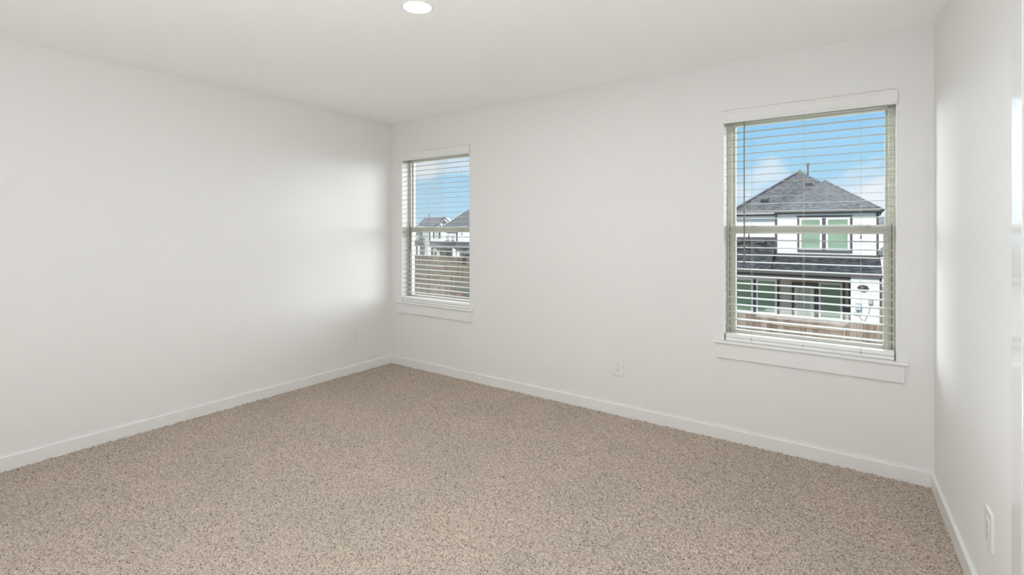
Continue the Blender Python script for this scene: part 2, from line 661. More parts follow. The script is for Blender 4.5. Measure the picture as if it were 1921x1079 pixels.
p = base_profile()
struct(MB().extrude([(a, z) for a, z in p], 0, W, 'x').build('baseboard_back', TRIM), 'white baseboard under the windows')
struct(MB().extrude([(-a, z) for a, z in p], -DEPTH, -BBT, 'y').build('baseboard_left', TRIM), 'white baseboard along the left wall')
struct(MB().extrude(p, DO0 + 0.088, -BBT, 'y', RW).build('baseboard_right', TRIM), 'white baseboard along the right wall')

# doorway on the right wall: casing and jamb
d1 = empty('door_1', RW @ Vector((0, (DO0 + DO1) / 2, 0)))
struct(d1, 'white cased closet doorway at the right edge of the view')
CW = 0.094                                     # casing width
for nm, y0, y1, z0, z1 in (('casing', DO0 - 0.006, DO0 - 0.006 + CW, 0, DOH - 0.006 + CW), ('casing', DO1 + 0.006 - CW, DO1 + 0.006, 0, DOH - 0.006 + CW),
                           ('casing', DO1 + 0.006, DO0 - 0.006, DOH - 0.006, DOH - 0.006 + CW)):
    MB().rbox(-0.016, 0, y0, y1, z0 - 0.012, z1, 0.002, RW).build(nm, CASING, d1)
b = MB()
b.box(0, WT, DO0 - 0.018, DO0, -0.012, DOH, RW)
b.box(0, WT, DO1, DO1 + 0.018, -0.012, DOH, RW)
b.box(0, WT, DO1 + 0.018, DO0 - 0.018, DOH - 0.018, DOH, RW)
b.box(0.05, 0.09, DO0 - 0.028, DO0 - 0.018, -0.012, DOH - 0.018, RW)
b.build('jamb', pmat('taupe_jamb_shade', (0.56, 0.49, 0.44), 0.5), d1)  # shade on the white jamb put into a taupe base colour


# ------------------------------------------------------------------ windows
def make_window(x0):
    """single-hung vinyl window in a drywall opening, with stool and apron"""
    x1 = x0 + WIN_W
    xc = (x0 + x1) / 2
    r = empty('window_1', (xc, 0, WIN_Z0))
    fy0, fy1 = 0.088, WT
    zb, zt = WIN_Z0 + 0.018, WIN_Z1
    t = 0.032
    b = MB()                                   # outer frame
    b.rbox(x0, x0 + t, fy0, fy1, zb, zt, 0.003)
    b.rbox(x1 - t, x1, fy0, fy1, zb, zt, 0.003)
    b.rbox(x0 + t, x1 - t, fy0, fy1, zt - 0.055, zt, 0.003)
    b.rbox(x0 + t, x1 - t, fy0, fy1, zb, zb + 0.045, 0.003)
    b.build('window_frame', VINYL, r)
    MR0, MR1 = 1.337, 1.386                    # meeting rail
    # upper sash: fixed, set to the outside
    us = MB()
    a0, a1 = x0 + t, x1 - t
    sy0, sy1 = 0.112, 0.138
    us.rbox(a0, a0 + 0.016, sy0, sy1, MR0, zt - 0.055, 0.002)
    us.rbox(a1 - 0.016, a1, sy0, sy1, MR0, zt - 0.055, 0.002)
    us.rbox(a0 + 0.016, a1 - 0.016, sy0, sy1, zt - 0.073, zt - 0.055, 0.002)
    us.rbox(a0 + 0.016, a1 - 0.016, sy0, sy1, MR0, MR0 + 0.03, 0.002)
    uo = us.build('upper_sash', VINYL, r)
    MB().box(a0 + 0.01, a1 - 0.01, 0.124, 0.128, MR0 + 0.02, zt - 0.066).build('glass_pane', GLASS, uo)
    # lower sash: in front, with the meeting rail on top
    ls = MB()
    sy0, sy1 = 0.080, 0.110
    ls.rbox(a0 - 0.002, a0 + 0.024, sy0, sy1, zb + 0.02, MR1, 0.003)
    ls.rbox(a1 - 0.024, a1 + 0.002, sy0, sy1, zb + 0.02, MR1, 0.003)
    ls.rbox(a0 + 0.024, a1 - 0.024, sy0, sy1, zb + 0.02, zb + 0.065, 0.003)
    prof = [(sy0, MR0 + 0.004), (sy0 + 0.004, MR0), (sy1, MR0), (sy1, MR1), (sy0 + 0.012, MR1), (sy0 + 0.004, MR1 - 0.008), (sy0, MR1 - 0.018)]
    ls.extrude(prof, a0 + 0.024, a1 - 0.024, 'x')
    lo = ls.build('lower_sash', VINYL, r)
    MB().box(a0 + 0.018, a1 - 0.018, 0.094, 0.098, zb + 0.06, MR0 + 0.01).build('glass_pane', GLASS, lo)
    for xx in (a0 + 0.115, a1 - 0.115):        # tilt latches on the meeting rail, each with a small dark tassel below the rail
        k = MB()
        k.rbox(xx - 0.035, xx + 0.035, sy0 - 0.006, sy0 + 0.020, MR1 - 0.006, MR1 + 0.005, 0.002)
        k.rbox(xx - 0.028, xx + 0.010, sy0 - 0.010, sy0 + 0.004, MR1 - 0.013, MR1 - 0.004, 0.002)
        lt = k.build('tilt_latch', LATCH, lo)
        MB().tube([(xx - 0.012, sy0 - 0.002, MR0 + 0.002), (xx - 0.012, sy0 - 0.002, MR0 - 0.012), (xx - 0.012, sy0 - 0.002, MR0 - 0.030)], [0.0015, 0.003, 0.0055], 8).build('pull_tab', DARK_TAB, lt)
    for xx in (a0 - 0.017, a1 + 0.013):
        MB().box(xx, xx + 0.004, fy0 - 0.001, fy0 + 0.004, zb + 0.045, MR1 + 0.01).build('weatherstrip', SEAL, r)
    # stool (inner sill) with a rounded nose and horns, and the apron below it
    z = WIN_Z0
    s = MB()
    nose = [(0.0, z), (0.0, z + 0.018), (-0.022, z + 0.018), (-0.027, z + 0.0165), (-0.030, z + 0.013), (-0.031, z + 0.009), (-0.030, z + 0.005), (-0.027, z + 0.0015), (-0.022, z)]
    s.extrude(nose, x0 - 0.058, x1 + 0.050, 'x', smooth=False)
    s.box(x0, x1, 0, fy0 + 0.002, z, z + 0.018)
    s.build('window_stool', TRIM, r)
    MB().rbox(x0 - 0.046, x1 + 0.036, -0.015, 0, z - 0.094, z - 0.0005, 0.0015).build('apron', TRIM, r)
    return r


w1 = make_window(WIN_X[0])
struct(w1, 'narrow white window near the left corner, neighbours and fences outside')
w2 = copy_tree(w1, shift=(WIN_X[1] - WIN_X[0], 0, 0))
w2.name = 'window_2'
struct(w2, 'white window on the right, big hip roofed house outside')


# ------------------------------------------------------------------ blinds
def make_blind(x0, label):
    x1 = x0 + WIN_W
    xc = (x0 + x1) / 2
    r = empty('window_blind', (xc, 0.032, WIN_Z0 + 0.018))
    tag(r, label, 'blind', 'faux wood blinds')
    MB().rbox(x0 + 0.004, x1 - 0.004, 0.008, 0.058, 2.066, 2.108, 0.003).build('headrail', RAIL, r)
    zv0, zv1 = 2.046, 2.126
    prof = [(-0.004, zv0), (-0.004, zv1), (-0.014, zv1), (-0.017, zv1 - 0.003), (-0.017, zv1 - 0.012), (-0.014, zv1 - 0.016), (-0.014, zv0 + 0.016), (-0.017, zv0 + 0.012), (-0.017, zv0 + 0.003), (-0.014, zv0)]
    v = MB().extrude(prof, x0 - 0.008, x1 + 0.006, 'x')
    v.box(x0 + 0.02, x0 + 0.03, -0.006, 0.01, zv0 + 0.03, zv0 + 0.06)
    v.box(x1 - 0.03, x1 - 0.02, -0.006, 0.01, zv0 + 0.03, zv0 + 0.06)
    v.build('valance', VALANCE, r)
    # slats: 50 mm, slightly tipped up on the window side
    tilt, hw, ht = 0.068, 0.025, 0.0014
    yc = 0.034
    prof = []
    for (a, c) in ((-hw, -ht * .4), (-hw, ht * .4), (-hw + .0015, ht), (hw - .0015, ht), (hw, ht * .4), (hw, -ht * .4), (hw - .0015, -ht), (-hw + .0015, -ht)):
        prof.append((yc + a * math.cos(tilt) - c * math.sin(tilt), a * math.sin(tilt) + c * math.cos(tilt)))
    n, ztop, zbot = 29, 2.032, 0.736
    proto = None
    for i in range(n):
        z = ztop + (zbot - ztop) * i / (n - 1)
        if proto is None:
            proto = MB().extrude([(a, c + z) for a, c in prof], x0 + 0.007, x1 - 0.007, 'x').build('slat', SLAT, r, org=(xc, yc, z))
        else:
            o = proto.copy()
            C.objects.link(o)
            o.parent = r
            o.location = proto.location + Vector((0, 0, z - ztop))
    z0 = WIN_Z0 + 0.0185
    br = MB().rbox(x0 + 0.007, x1 - 0.007, yc - 0.024, yc + 0.026, z0, z0 + 0.020, 0.004)
    br.rbox(x0 + 0.007, x1 - 0.007, yc - 0.026, yc + 0.026, z0 + 0.021, z0 + 0.047, 0.006)
    br.build('bottom_rail', RAIL, r)
    for f in (0.162, 0.446, 0.729):
        xx = x0 + f * 1.0 if False else x0 + f
        k = MB()
        for yy in (yc - 0.0275, yc + 0.0275):
            k.tube([(xx, yy, z0 + 0.04), (xx, yy, 2.07)], 0.00065, 6)
        for i in range(n):
            z = ztop + (zbot - ztop) * i / (n - 1) - 0.003
            k.tube([(xx, yc - 0.0275, z - 0.0018), (xx, yc + 0.0275, z + 0.0018)], 0.0006, 4)
        k.build('ladder_cord', CORD, r)
        MB().tube([(xx, yc - 0.0285, z0 + 0.036), (xx, yc - 0.0285, z0 + 0.018), (xx, yc - 0.0285, z0 + 0.012)], [0.0006, 0.0012, 0.0006], 6).build('cord_plug', DARK_TAB if x0 > 2 else CORD, r)
    xw = x0 + 0.122
    k = MB().tube([(xw, 0.0, 2.05), (xw, -0.001, 2.04), (xw, -0.001, 1.60), (xw, -0.001, 1.155), (xw, -0.001, 1.150)], [0.0025, 0.0038, 0.0042, 0.0046, 0.003], 8)
    k.build('tilt_wand', WAND, r)
    return r


make_blind(WIN_X[0], 'open white slatted blind in the window by the left corner')
make_blind(WIN_X[1], 'open white slatted blind in the right window, in front of the hip roofed house')


# ------------------------------------------------------------------ outlets
def make_outlet(M, label):
    """M carries a frame whose x runs along the wall, -y points into the room, z up; origin at plate centre"""
    def rounded(hw, hh, r, n=4):
        pts = []
        for cx, cz, a0 in ((hw - r, hh - r, 0), (-hw + r, hh - r, 90), (-hw + r, -hh + r, 180), (hw - r, -hh + r, 270)):
            for k in range(n + 1):
                a = math.radians(a0 + 90 * k / n)
                pts.append((cx + r * math.cos(a), cz + r * math.sin(a)))
        return pts

    def slab(b, levels):
        base = len(b.v)
        n = None
        vs = []
        for (hw, hh, r, y) in levels:
            ring = rounded(hw, hh, r)
            n = len(ring)
            vs += [M @ Vector((px, y, pz)) for px, pz in ring]
        fs = []
        for i in range(len(levels) - 1):
            for k in range(n):
                fs.append((i * n + k, i * n + (k + 1) % n, (i + 1) * n + (k + 1) % n, (i + 1) * n + k))
        fs.append(tuple(range((len(levels) - 1) * n, len(levels) * n)))
        fs.append(tuple(range(n))[::-1])
        b.add(vs, fs)

    r = empty('electrical_outlet', M @ Vector((0, 0, -0.0665)))
    tag(r, label, 'outlet')
    b = MB(); slab(b, [(0.0445, 0.0665, 0.004, 0.0), (0.0445, 0.0665, 0.004, -0.003), (0.0415, 0.0635, 0.004, -0.0065)])
    b.build('wall_plate', PLASTIC, r)
    b = MB(); slab(b, [(0.0170, 0.0335, 0.002, -0.0060), (0.0170, 0.0335, 0.002, -0.0078), (0.0160, 0.0325, 0.002, -0.0086)])
    rc = b.build('receptacle', PLASTIC, r)
    b = MB()
    for zc in (0.0186, -0.0168):
        b.box(-0.0078, -0.0056, -0.0089, -0.0080, zc - 0.0045, zc + 0.0045, M)
        b.box(0.0056, 0.0078, -0.0089, -0.0080, zc - 0.0036, zc + 0.0036, M)
        g = [(0.0029 * math.cos(a), 0.0029 * math.sin(a) + zc - 0.012) for a in [2 * math.pi * k / 10 for k in range(10)]]
        b.extrude(g, -0.0089, -0.0080, 'y', M)
    b.build('slots', SLOT, rc)
    for zc in (0.048, -0.048):
        g = [(0.0028 * math.cos(a), 0.0028 * math.sin(a) + zc) for a in [2 * math.pi * k / 12 for k in range(12)]]
        MB().extrude(g, -0.0074, -0.006, 'y', M).build('screw', PLASTIC, r)
    return r


make_outlet(Matrix.Translation((2.477, 0, 0.3505)), 'white outlet plate on the window wall between the two windows')
make_outlet(Matrix.Translation((0, -0.444, 0.351)) @ Matrix.Rotation(math.pi / 2, 4, 'Z'), 'white outlet plate on the left wall near the corner')
make_outlet(RW @ Matrix.Translation((0, -1.107, 0.338)) @ Matrix.Rotation(-math.pi / 2, 4, 'Z'), 'white outlet plate on the right wall, low by the doorway casing')

# ------------------------------------------------------------------ ceiling light
LAMP_POWER = 11.5


def downlight(x, y, label, visible=True):
    r = empty('ceiling_light', (x, y, H))
    tag(r, label, 'light', None)
    b = MB().lathe([(0.066, -0.004), (0.069, -0.006), (0.073, -0.005), (0.075, -0.003), (0.0755, 0.0)], (x, y, H), 48)
    b.build('trim_ring', TRIM, r)
    b = MB().lathe([(0.0005, -0.0065), (0.030, -0.0062), (0.055, -0.0055), (0.067, -0.0042)], (x, y, H), 48)
    b.build('lamp_lens', LENS, r)
    area('downlight', (x, y, H - 0.012), (0, 0, -1), LAMP_POWER, 0.14, shape='DISK', col=(0.95, 0.985, 1.0))


downlight(2.2, -1.742, 'round white recessed light glowing in the ceiling')

# ------------------------------------------------------------------ outside
GZ = -3.2
struct(MB().box(-140, 90, 0.6, 150, GZ - 0.3, GZ).build('ground', GROUND), 'bare earth yards between the fences')


struct(MB().box(-12, 12, 0.6, 13.3, GZ, GZ + 0.06).build('reflector_slab', pmat('pale_reflector', (0.78, 0.76, 0.72), .9)), 'added unseen pale slab bouncing daylight up through the windows')  # unseen reflector added to throw daylight onto the ceiling


def siding_rows(b, x0, x1, y, z0, z1, pitch=0.178, lap=0.022):
    """courses of lap siding facing -y; each course leans out at its foot"""
    z = z0
    while z < z1 - 1e-4:
        zt = min(z + pitch, z1)
        b.add([(x0, y - lap, z), (x1, y - lap, z), (x1, y, zt), (x0, y, zt)], [(0, 1, 2, 3)])
        b.add([(x0, y, z), (x1, y, z), (x1, y - lap, z), (x0, y - lap, z)], [(0, 1, 2, 3)])
        z = zt
    b.add([(x0, y + 0.02, z0), (x1, y + 0.02, z0), (x1, y + 0.02, z1), (x0, y + 0.02, z1)], [(3, 2, 1, 0)])
    return b


def house_window(parent, x0, x1, z0, z1, y, fr=0.07, pane=None, rail=True, name='window'):
    """framed window standing proud of a wall at y"""
    b = MB()
    for a in ((x0, x0 + fr, z0, z1), (x1 - fr, x1, z0, z1), (x0 + fr, x1 - fr, z0, z0 + fr), (x0 + fr, x1 - fr, z1 - fr, z1)):
        b.box(a[0], a[1], y - 0.07, y + 0.0, a[2], a[3])
    if rail:
        zm = (z0 + z1) / 2
        b.box(x0 + fr, x1 - fr, y - 0.055, y, zm - 0.03, zm + 0.03)
    f = b.build(name, WFRAME, parent)
    MB().box(x0 + fr * .8, x1 - fr * .8, y - 0.045, y - 0.03, z0 + fr * .8, z1 - fr * .8).build('pane', pane or GREENGLASS, f)
    return f


def roof_vent(parent, c, w=0.42, h=0.17, d=0.4):
    x, y, z = c
    b = MB().extrude([(y - d / 2, z - h * .5), (y - d / 2, z + h * .35), (y - d / 2 + 0.05, z + h * .5), (y + d / 2, z + h * .5), (y + d / 2, z - h * .5)], x - w / 2, x + w / 2, 'x')
    b.box(x - w / 2 - 0.03, x + w / 2 + 0.03, y - d / 2 - 0.04, y + d / 2, z - h * .5 - 0.02, z - h * .5)
    return b.build('roof_vent', VENT, parent)


def big_house():
    Yf, Yl, Yr, Yp = 22.1, 22.5, 24.0, 20.9    # upper wall, left upper wall, porch back wall, porch eave
    r = empty('house', (1.5, 24.0, GZ))
    tag(r, 'large white two storey house with grey hip roof, seen through the right window', 'house')
    X = lambda px, Y, py=450: at(px, py, Y).x
    Z = lambda px, py, Y: at(px, py, Y).z
    # --- upper right block
    xl, xr = X(1453.8, Yf), X(1648.5, Yf)
    ze = Z(1550, 399.3, Yf)
    siding_rows(MB(), xl, xr, Yf, Z(1550, 482, Yf) - 0.35, ze + 0.02).box(xl, xr, Yf + 0.02, Yl + 6, -0.4, ze).build('upper_wall', SIDING, r)
    tw = 0.09
    for a, c in ((xl, X(1458, Yf)), (X(1643.9, Yf), xr)):
        MB().box(a, c, Yf - 0.05, Yf + 0.1, Z(1550, 482, Yf) - 0.3, ze).build('corner_board', DARKTRIM, r)
    MB().box(xl, xr, Yf - 0.04, Yf + 0.05, Z(1550, 479.5, Yf) - .2, Z(1550, 477.2, Yf)).build('base_trim', DARKTRIM, r)
    MB().box(xl - 0.05, xr + 0.05, Yf - 0.06, Yf + 0.05, ze - 0.03, ze + 0.17).build('frieze_board', DARKTRIM, r)
    # window pair
    y = Yf - 0.03
    X0, X1 = X(1496, Yf), X(1598.6, Yf)
    zt, zb = Z(1550, 404.8, Yf), Z(1550, 473, Yf)
    b = MB()
    b.box(X0, X(1500.0, Yf), y - 0.05, y, zb, zt)
    b.box(X(1542.2, Yf), X(1549.6, Yf), y - 0.05, y, zb, zt)
    b.box(X(1594.6, Yf), X1, y - 0.05, y, zb, zt)
    b.box(X0, X1, y - 0.056, y, Z(1550, 469.3, Yf), Z(1550, 473.2, Yf))
    b.box(X0 - 0.01, X1 + 0.01, y - 0.056, y, Z(1550, 407.3, Yf), zt)
    b.build('window_trim', DARKTRIM, r)
    for a, c in ((1500.0, 1542.2), (1549.6, 1594.6)):
        house_window(r, X(a, Yf), X(c, Yf), Z(1550, 469.2, Yf), Z(1550, 408.6, Yf), y, 0.078, rail=False)
    # --- upper left block, set back
    a0, a1 = X(1340, Yl), X(1456, Yl)
    zt, zb = Z(1420, 405, Yl), Z(1420, 448, Yl)
    siding_rows(MB(), a0, a1, Yl, zb - 0.5, zt + 0.02).box(a0, a1, Yl + 0.02, Yl + 5, -1.0, zt).build('upper_wall', SIDING, r)
    MB().box(a0 - 0.05, a1, Yl - 0.06, Yl + 0.05, zt, zt + 0.30).build('frieze_board', DARKTRIM, r)
    MB().box(a0, a1, Yl - 0.05, Yl + 0.05, zb - 0.25, Z(1420, 444.9, Yl)).build('base_trim', DARKTRIM, r)
    # --- main roof: hip
    zE = Z(1550, 391.6, 21.75)
    E2 = Vector((X(1650.5, 21.75), 21.75, zE))
    ap = at(1501, 321, 27.6)
    n2 = at(1541, 341.5, 27.9)
    M = Vector((X(1452.5, 21.75), 21.75, zE))
    zL = Z(1420, 397.2, 22.05)
    E1 = Vector((at(1369, 397, 22.05).x, 22.05, zL))
    M1 = Vector((M.x, 22.05, zL))
    rf = MB()
    rf.poly([M, E2, n2, ap])
    rf.poly([E1, M1, ap])
    rf.poly([M1, M, ap])
    rf.poly([Vector((E1.x + 0.9, 34, zL)), E1, ap, Vector((ap.x, 30, ap.z))], 0.08)
    rf.poly([E2, Vector((E2.x + 0.25, 34, zE)), Vector((n2.x, 30, n2.z)), n2], 0.08)
    rf.poly([n2, Vector((n2.x, 30, n2.z)), Vector((ap.x, 30, ap.z)), ap], 0.08)
    rf.build('main_roof', SHINGLE, r)
    p2 = at(1547, 337.6, 29.0)
    E3 = Vector((E2.x + 0.22, 24.0, zE))
    rf = MB().poly([Vector((p2.x - 1.2, 24.6, zE + 0.4)), E3, p2], 0.08)
    rf.poly([E3, Vector((E3.x, 35, zE)), p2], 0.08)
    rf.build('rear_roof', SHINGLE, r)
    MB().tube([E1 + Vector((0, 0, .03)), ap + Vector((0, 0, .03))], 0.06, 6).build('ridge_cap', pmat('ridge_cap_shingle', (0.17, 0.17, 0.175), .9), r)
    # eaves: gutter and soffit
    g = MB().box(X(1452, 21.75), E2.x + 0.02, 21.66, 21.76, zE - 0.13, zE - 0.02)
    g.build('gutter', pmat('gutter_paint', (0.20, 0.19, 0.185), .5), r)
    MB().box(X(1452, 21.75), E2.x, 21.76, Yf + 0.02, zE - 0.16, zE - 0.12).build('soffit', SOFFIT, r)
    MB().box(E1.x, X(1453, 22.0), 21.95, 22.06, zL - 0.13, zL - 0.02).build('gutter', pmat('gutter_light', (0.36, 0.35, 0.34), .5), r)
    for px, py in ((1519, 346), (1435, 375.5)):   # vents lie on the front slope
        d = view_dir(px, py)
        p0, p1 = (M, E2) if px > 1480 else (E1, M1)
        nrm = (p1 - p0).cross(ap - p0)
        t = nrm.dot(p0 - CAM) / nrm.dot(d)
        q = CAM + d * t
        roof_vent(r, (q.x, q.y, q.z + 0.04), 0.30, 0.13, 0.3)
    pp = at(1515.5, 325, 28.6)
    pt = at(1515.5, 308, 28.6)
    MB().tube([pp - Vector((0, 0, 0.6)), pt], 0.055, 10).tube([pt - Vector((0, 0, 0.06)), pt + Vector((0, 0, 0.06))], 0.09, 10).build('vent_pipe', PIPE, r)
    sp = at(1494, 334, 26.4)
    MB().tube([sp - Vector((0, 0, 0.12)), sp + Vector((0, 0, 0.13))], 0.022, 6).build('plumbing_vent', VENT, r)
    # --- porch roof in front, running up to the set-back wall on the left
    zp = Z(1510, 509.6, Yp) + 0.02
    slope = 0.44
    slope_l = (Z(1420, 448, Yl) - zp) / (Yl - Yp)
    L0, R0 = X(1325, Yp), X(1655, Yp)
    R1 = X(1651, 22.4)
    rf = MB()
    rf.poly([(xl, Yp, zp), (R0, Yp, zp), (R1, 22.4, zp + slope * (22.4 - Yp)), (xl, 22.4, zp + slope * (22.4 - Yp))], 0.08)
    rf.poly([(L0, Yp, zp), (xl, Yp, zp), (xl, Yl + .1, zp + slope_l * (Yl + .1 - Yp)), (L0, Yl + .1, zp + slope_l * (Yl + .1 - Yp))], 0.08)
    rf.poly([(R0, Yp, zp), (R0 + .05, 24.5, zp), (R1, 22.4, zp + slope * (22.4 - Yp))], 0.08)
    rf.build('porch_roof', SHINGLE, r)
    for px, py in ((1428, 457.5), (1385, 457.5)):
        Yv = 22.3
        q = at(px, py, Yv)
        roof_vent(r, (q.x, Yv, zp + slope_l * (Yv - Yp) + 0.07), 0.36, 0.17, 0.3)
    MB().box(L0, R0 + 0.02, Yp - 0.06, Yp + 0.06, zp - 0.16, zp - 0.005).build('gutter', DARKTRIM, r)
    zb = Z(1510, 523.5, Yp)
    b = MB().box(L0, X(1596, Yp), Yp + 0.10, Yp + 0.32, zb, zp - 0.1)
    b.box(L0, X(1596, Yp), Yp + 0.06, Yp + 0.12, zb + 0.16, zb + 0.20)
    b.build('porch_beam', DARKTRIM, r)
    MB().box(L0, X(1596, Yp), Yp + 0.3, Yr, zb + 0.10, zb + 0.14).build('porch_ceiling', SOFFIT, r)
    # utility wall at the right end of the porch
    u0, u1 = X(1596, Yp + .1), X(1650, Yp + .1)
    b = siding_rows(MB(), u0, u1, Yp + 0.1, GZ, Z(1620, 519.3, Yp + .1))
    b.box(u0, u1, Yp + 0.12, Yr + 3, GZ, Z(1620, 519.3, Yp + .1))
    b.build('utility_wall', SIDING, r)
    MB().box(u0, X(1654.5, Yp + .1), Yp + 0.05, Yp + 0.6, Z(1620, 519.3, Yp + .1), zp - 0.1).build('frieze_board', DARKTRIM, r)
    MB().box(u1, X(1654.5, Yp + .1), Yp + 0.06, Yp + 0.5, Z(1652, 580, Yp), zp - 0.1).build('corner_board', DARKTRIM, r)
    q = at(1619, 541, Yp)
    MB().lathe([(0.002, -0.16), (0.07, -0.155), (0.12, -0.12), (0.125, -0.1), (0.10, -0.05), (0.08, 0.0)], (q.x, Yp + 0.09, q.z), 16, 'y').tube(
        [(q.x - .17, Yp + 0.0, q.z), (q.x - .1, Yp - .04, q.z + .08), (q.x, Yp - .06, q.z + .11), (q.x + .1, Yp - .04, q.z + .08), (q.x + .17, Yp + 0.0, q.z)], 0.035, 8).build('porch_lamp', LAMPDARK, r)
    q = at(1633, 566, Yp)
    MB().rbox(q.x - 0.07, q.x + 0.07, Yp - 0.04, Yp + 0.09, q.z - 0.1, q.z + 0.1, 0.01).build('junction_box', METER, r)
    q2 = at(1610, 576, Yp)
    MB().rbox(q2.x - 0.10, q2.x + 0.10, Yp - 0.06, Yp + 0.09, q2.z - 0.13, q2.z + 0.16, 0.012).build('meter_box', pmat('meter_blue_grey', (0.45, 0.55, 0.6), .5), r)
    q3 = at(1605, 588.5, Yp)
    MB().rbox(q3.x - 0.09, q3.x + 0.09, Yp - 0.02, Yp + 0.09, q3.z - 0.04, q3.z + 0.04, 0.01).build('junction_box', METER, r)
    yy = Yp + 0.07
    c = [at(px, py, yy) for px, py in ((1633, 569), (1632.5, 577), (1630, 586), (1629, 591), (1625, 596), (1623, 602), (1618, 600), (1613, 596), (1611, 588), (1610, 579))]
    MB().tube(c, 0.012, 6).build('cable', CONDUIT, r)
    # back wall of the porch with its windows and door
    ztop = zb + 0.12
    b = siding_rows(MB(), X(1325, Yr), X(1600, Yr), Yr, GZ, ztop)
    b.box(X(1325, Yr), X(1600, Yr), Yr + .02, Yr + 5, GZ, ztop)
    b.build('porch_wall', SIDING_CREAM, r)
    b = MB()
    y = Yr - 0.02
    zw0, zw1 = Z(1430, 588, Yr), Z(1430, 523.5, Yr)
    for a, c2 in ((1413, 1419), (1458, 1462.5), (1580.5, 1585.5), (1592, 1597)):
        MB().box(X(a, Yr), X(c2, Yr), y - 0.05, y, zw0 - 0.1, zw1).build('window_trim', DARKTRIM, r)
    zd = Z(1510, 536, Yr)
    for a, c2 in ((1485.7, 1490.5), (1527.2, 1536)):
        b.box(X(a, Yr), X(c2, Yr), y - 0.05, y, GZ, zd + 0.02)
    b.box(X(1485.7, Yr), X(1536, Yr), y - 0.06, y, zd, Z(1510, 530, Yr))
    b.build('door_trim', DARKTRIM, r)
    MB().box(X(1325, Yr), X(1596, Yr), Yp - 2.5, Yr - 0.03, GZ, GZ + 0.06).build('bounce_slab', pmat('bounce_slab_grey', (.36, .35, .32), .9), r)  # hidden slab added to bounce light into the porch
    for a, c2 in ((1374, 1413), (1419, 1458), (1536, 1580.5)):
        house_window(r, X(a, Yr), X(c2, Yr), Z(1430, 588, Yr), zw1, y, 0.085, rail=False)
    dr = MB().box(X(1490.5, Yr), X(1527.2, Yr), y - 0.045, y, GZ, zd).build('door', DOORPAINT, r)
    MB().box(X(1496.5, Yr), X(1520, Yr), y - 0.055, y - 0.04, GZ + 0.25, zd - 0.12).build('pane', DOORGLASS, dr)
    q = at(1492.6, 572, Yr)
    MB().tube([(q.x, y - 0.1, q.z), (q.x, y - 0.04, q.z)], 0.04, 8).build('handle', LAMPDARK, dr)
    q = at(1588.5, 582.5, Yr)
    MB().tube([(q.x, y - 0.08, q.z - 0.14), (q.x, y - 0.1, q.z), (q.x, y - 0.08, q.z + 0.12)], [0.05, 0.07, 0.045], 8).build('porch_lamp', LAMPDARK, r)
    MB().box(u1 + 0.02, u1 + 0.09, Yp + 0.0, Yp + 0.09, GZ, Z(1652, 580, Yp)).build('gate_post', LUMBER, r)


big_house()


def fence(Y, x0, x1, ztop, mat, label, pitch=0.15, rails=(), posts=(), zg=None, dog=True, tilt=0.0):
    zg = GZ if zg is None else zg
    r = empty('fence', ((x0 + x1) / 2, Y, zg))
    tag(r, label, 'fence')
    b = MB()
    x = math.floor(x0 / pitch) * pitch
    ox = (x0 + x1) / 2
    n = 0
    while x < x1:
        j = random.uniform(-0.012, 0.012)
        a, c = x + 0.0012, x + pitch - 0.0012
        zt = ztop + j
        cut = 0.03 if dog else 0.0
        prof = [(a, zg), (c, zg), (c, zt - cut), (c - cut, zt), (a + cut, zt), (a, zt - cut)]
        n1 = len(prof)
        vs = [(p, Y, q) for p, q in prof] + [(p, Y + 0.018, q) for p, q in prof]
        b.add(vs, [tuple(range(n1)), tuple(range(2 * n1 - 1, n1 - 1, -1))] + [(i, n1 + i, n1 + (i + 1) % n1, (i + 1) % n1) for i in range(n1)])
        x += pitch
    bo = b.build('board_panel', mat, r)
    for (a, c, z, h) in rails:
        MB().rbox(a, c, Y - 0.04, Y - 0.001, z - h / 2, z + h / 2, 0.004).build('rail', LUMBER, r)
    for (a, z0, z1, w, m) in posts:
        MB().rbox(a - w / 2, a + w / 2, Y - 0.06, Y - 0.001, z0, z1, 0.004).build('post', m, r)
    return r


# garden fence right behind this house, seen through both windows
FY = 13.5
rz = at(1510, 612.5, FY).z
xa, xb = at(1441, 606, FY).x, at(1586, 620, FY).x
fence(FY, -40.0, 24.0, at(1510, 597, FY).z, FENCE, 'brown cedar picket fence in front of the white house, below the right window', rails=[(xa, xb, rz, 0.075)],
      posts=[(xa + 0.05, GZ, rz, 0.05, FENCE), (xb - 0.02, GZ, rz, 0.06, LUMBER)])
# fences of the yards further left
FYC = 24.5
zc = at(820, 493.5, FYC).z
r1 = at(820, 501, FYC).z
fence(FYC, -52, -14, zc, FENCE_GREY, 'weathered picket fence with a short orange rail, midway to the gabled house', rails=[(at(797.5, 501, FYC).x, at(836, 501, FYC).x, r1, 0.11)],
      posts=[(at(836, 505, FYC).x, at(836, 507, FYC).z, r1, 0.1, LUMBER)])
FYB = 33.0
fence(FYB, -70, -16, at(820, 481.5, FYB).z, FENCE, 'long brown fence at the foot of the gabled houses', pitch=0.3, rails=[(at(815, 490, FYB).x, at(846, 490, FYB).x, at(830, 492, FYB).z, 0.14)],
      posts=[(at(870.6, 490, FYB).x, at(870, 508, FYB).z, at(870, 484.5, FYB).z, at(873, 490, FYB).x - at(868, 490, FYB).x, pmat('dark_post', (.035, .037, .04), .6))])


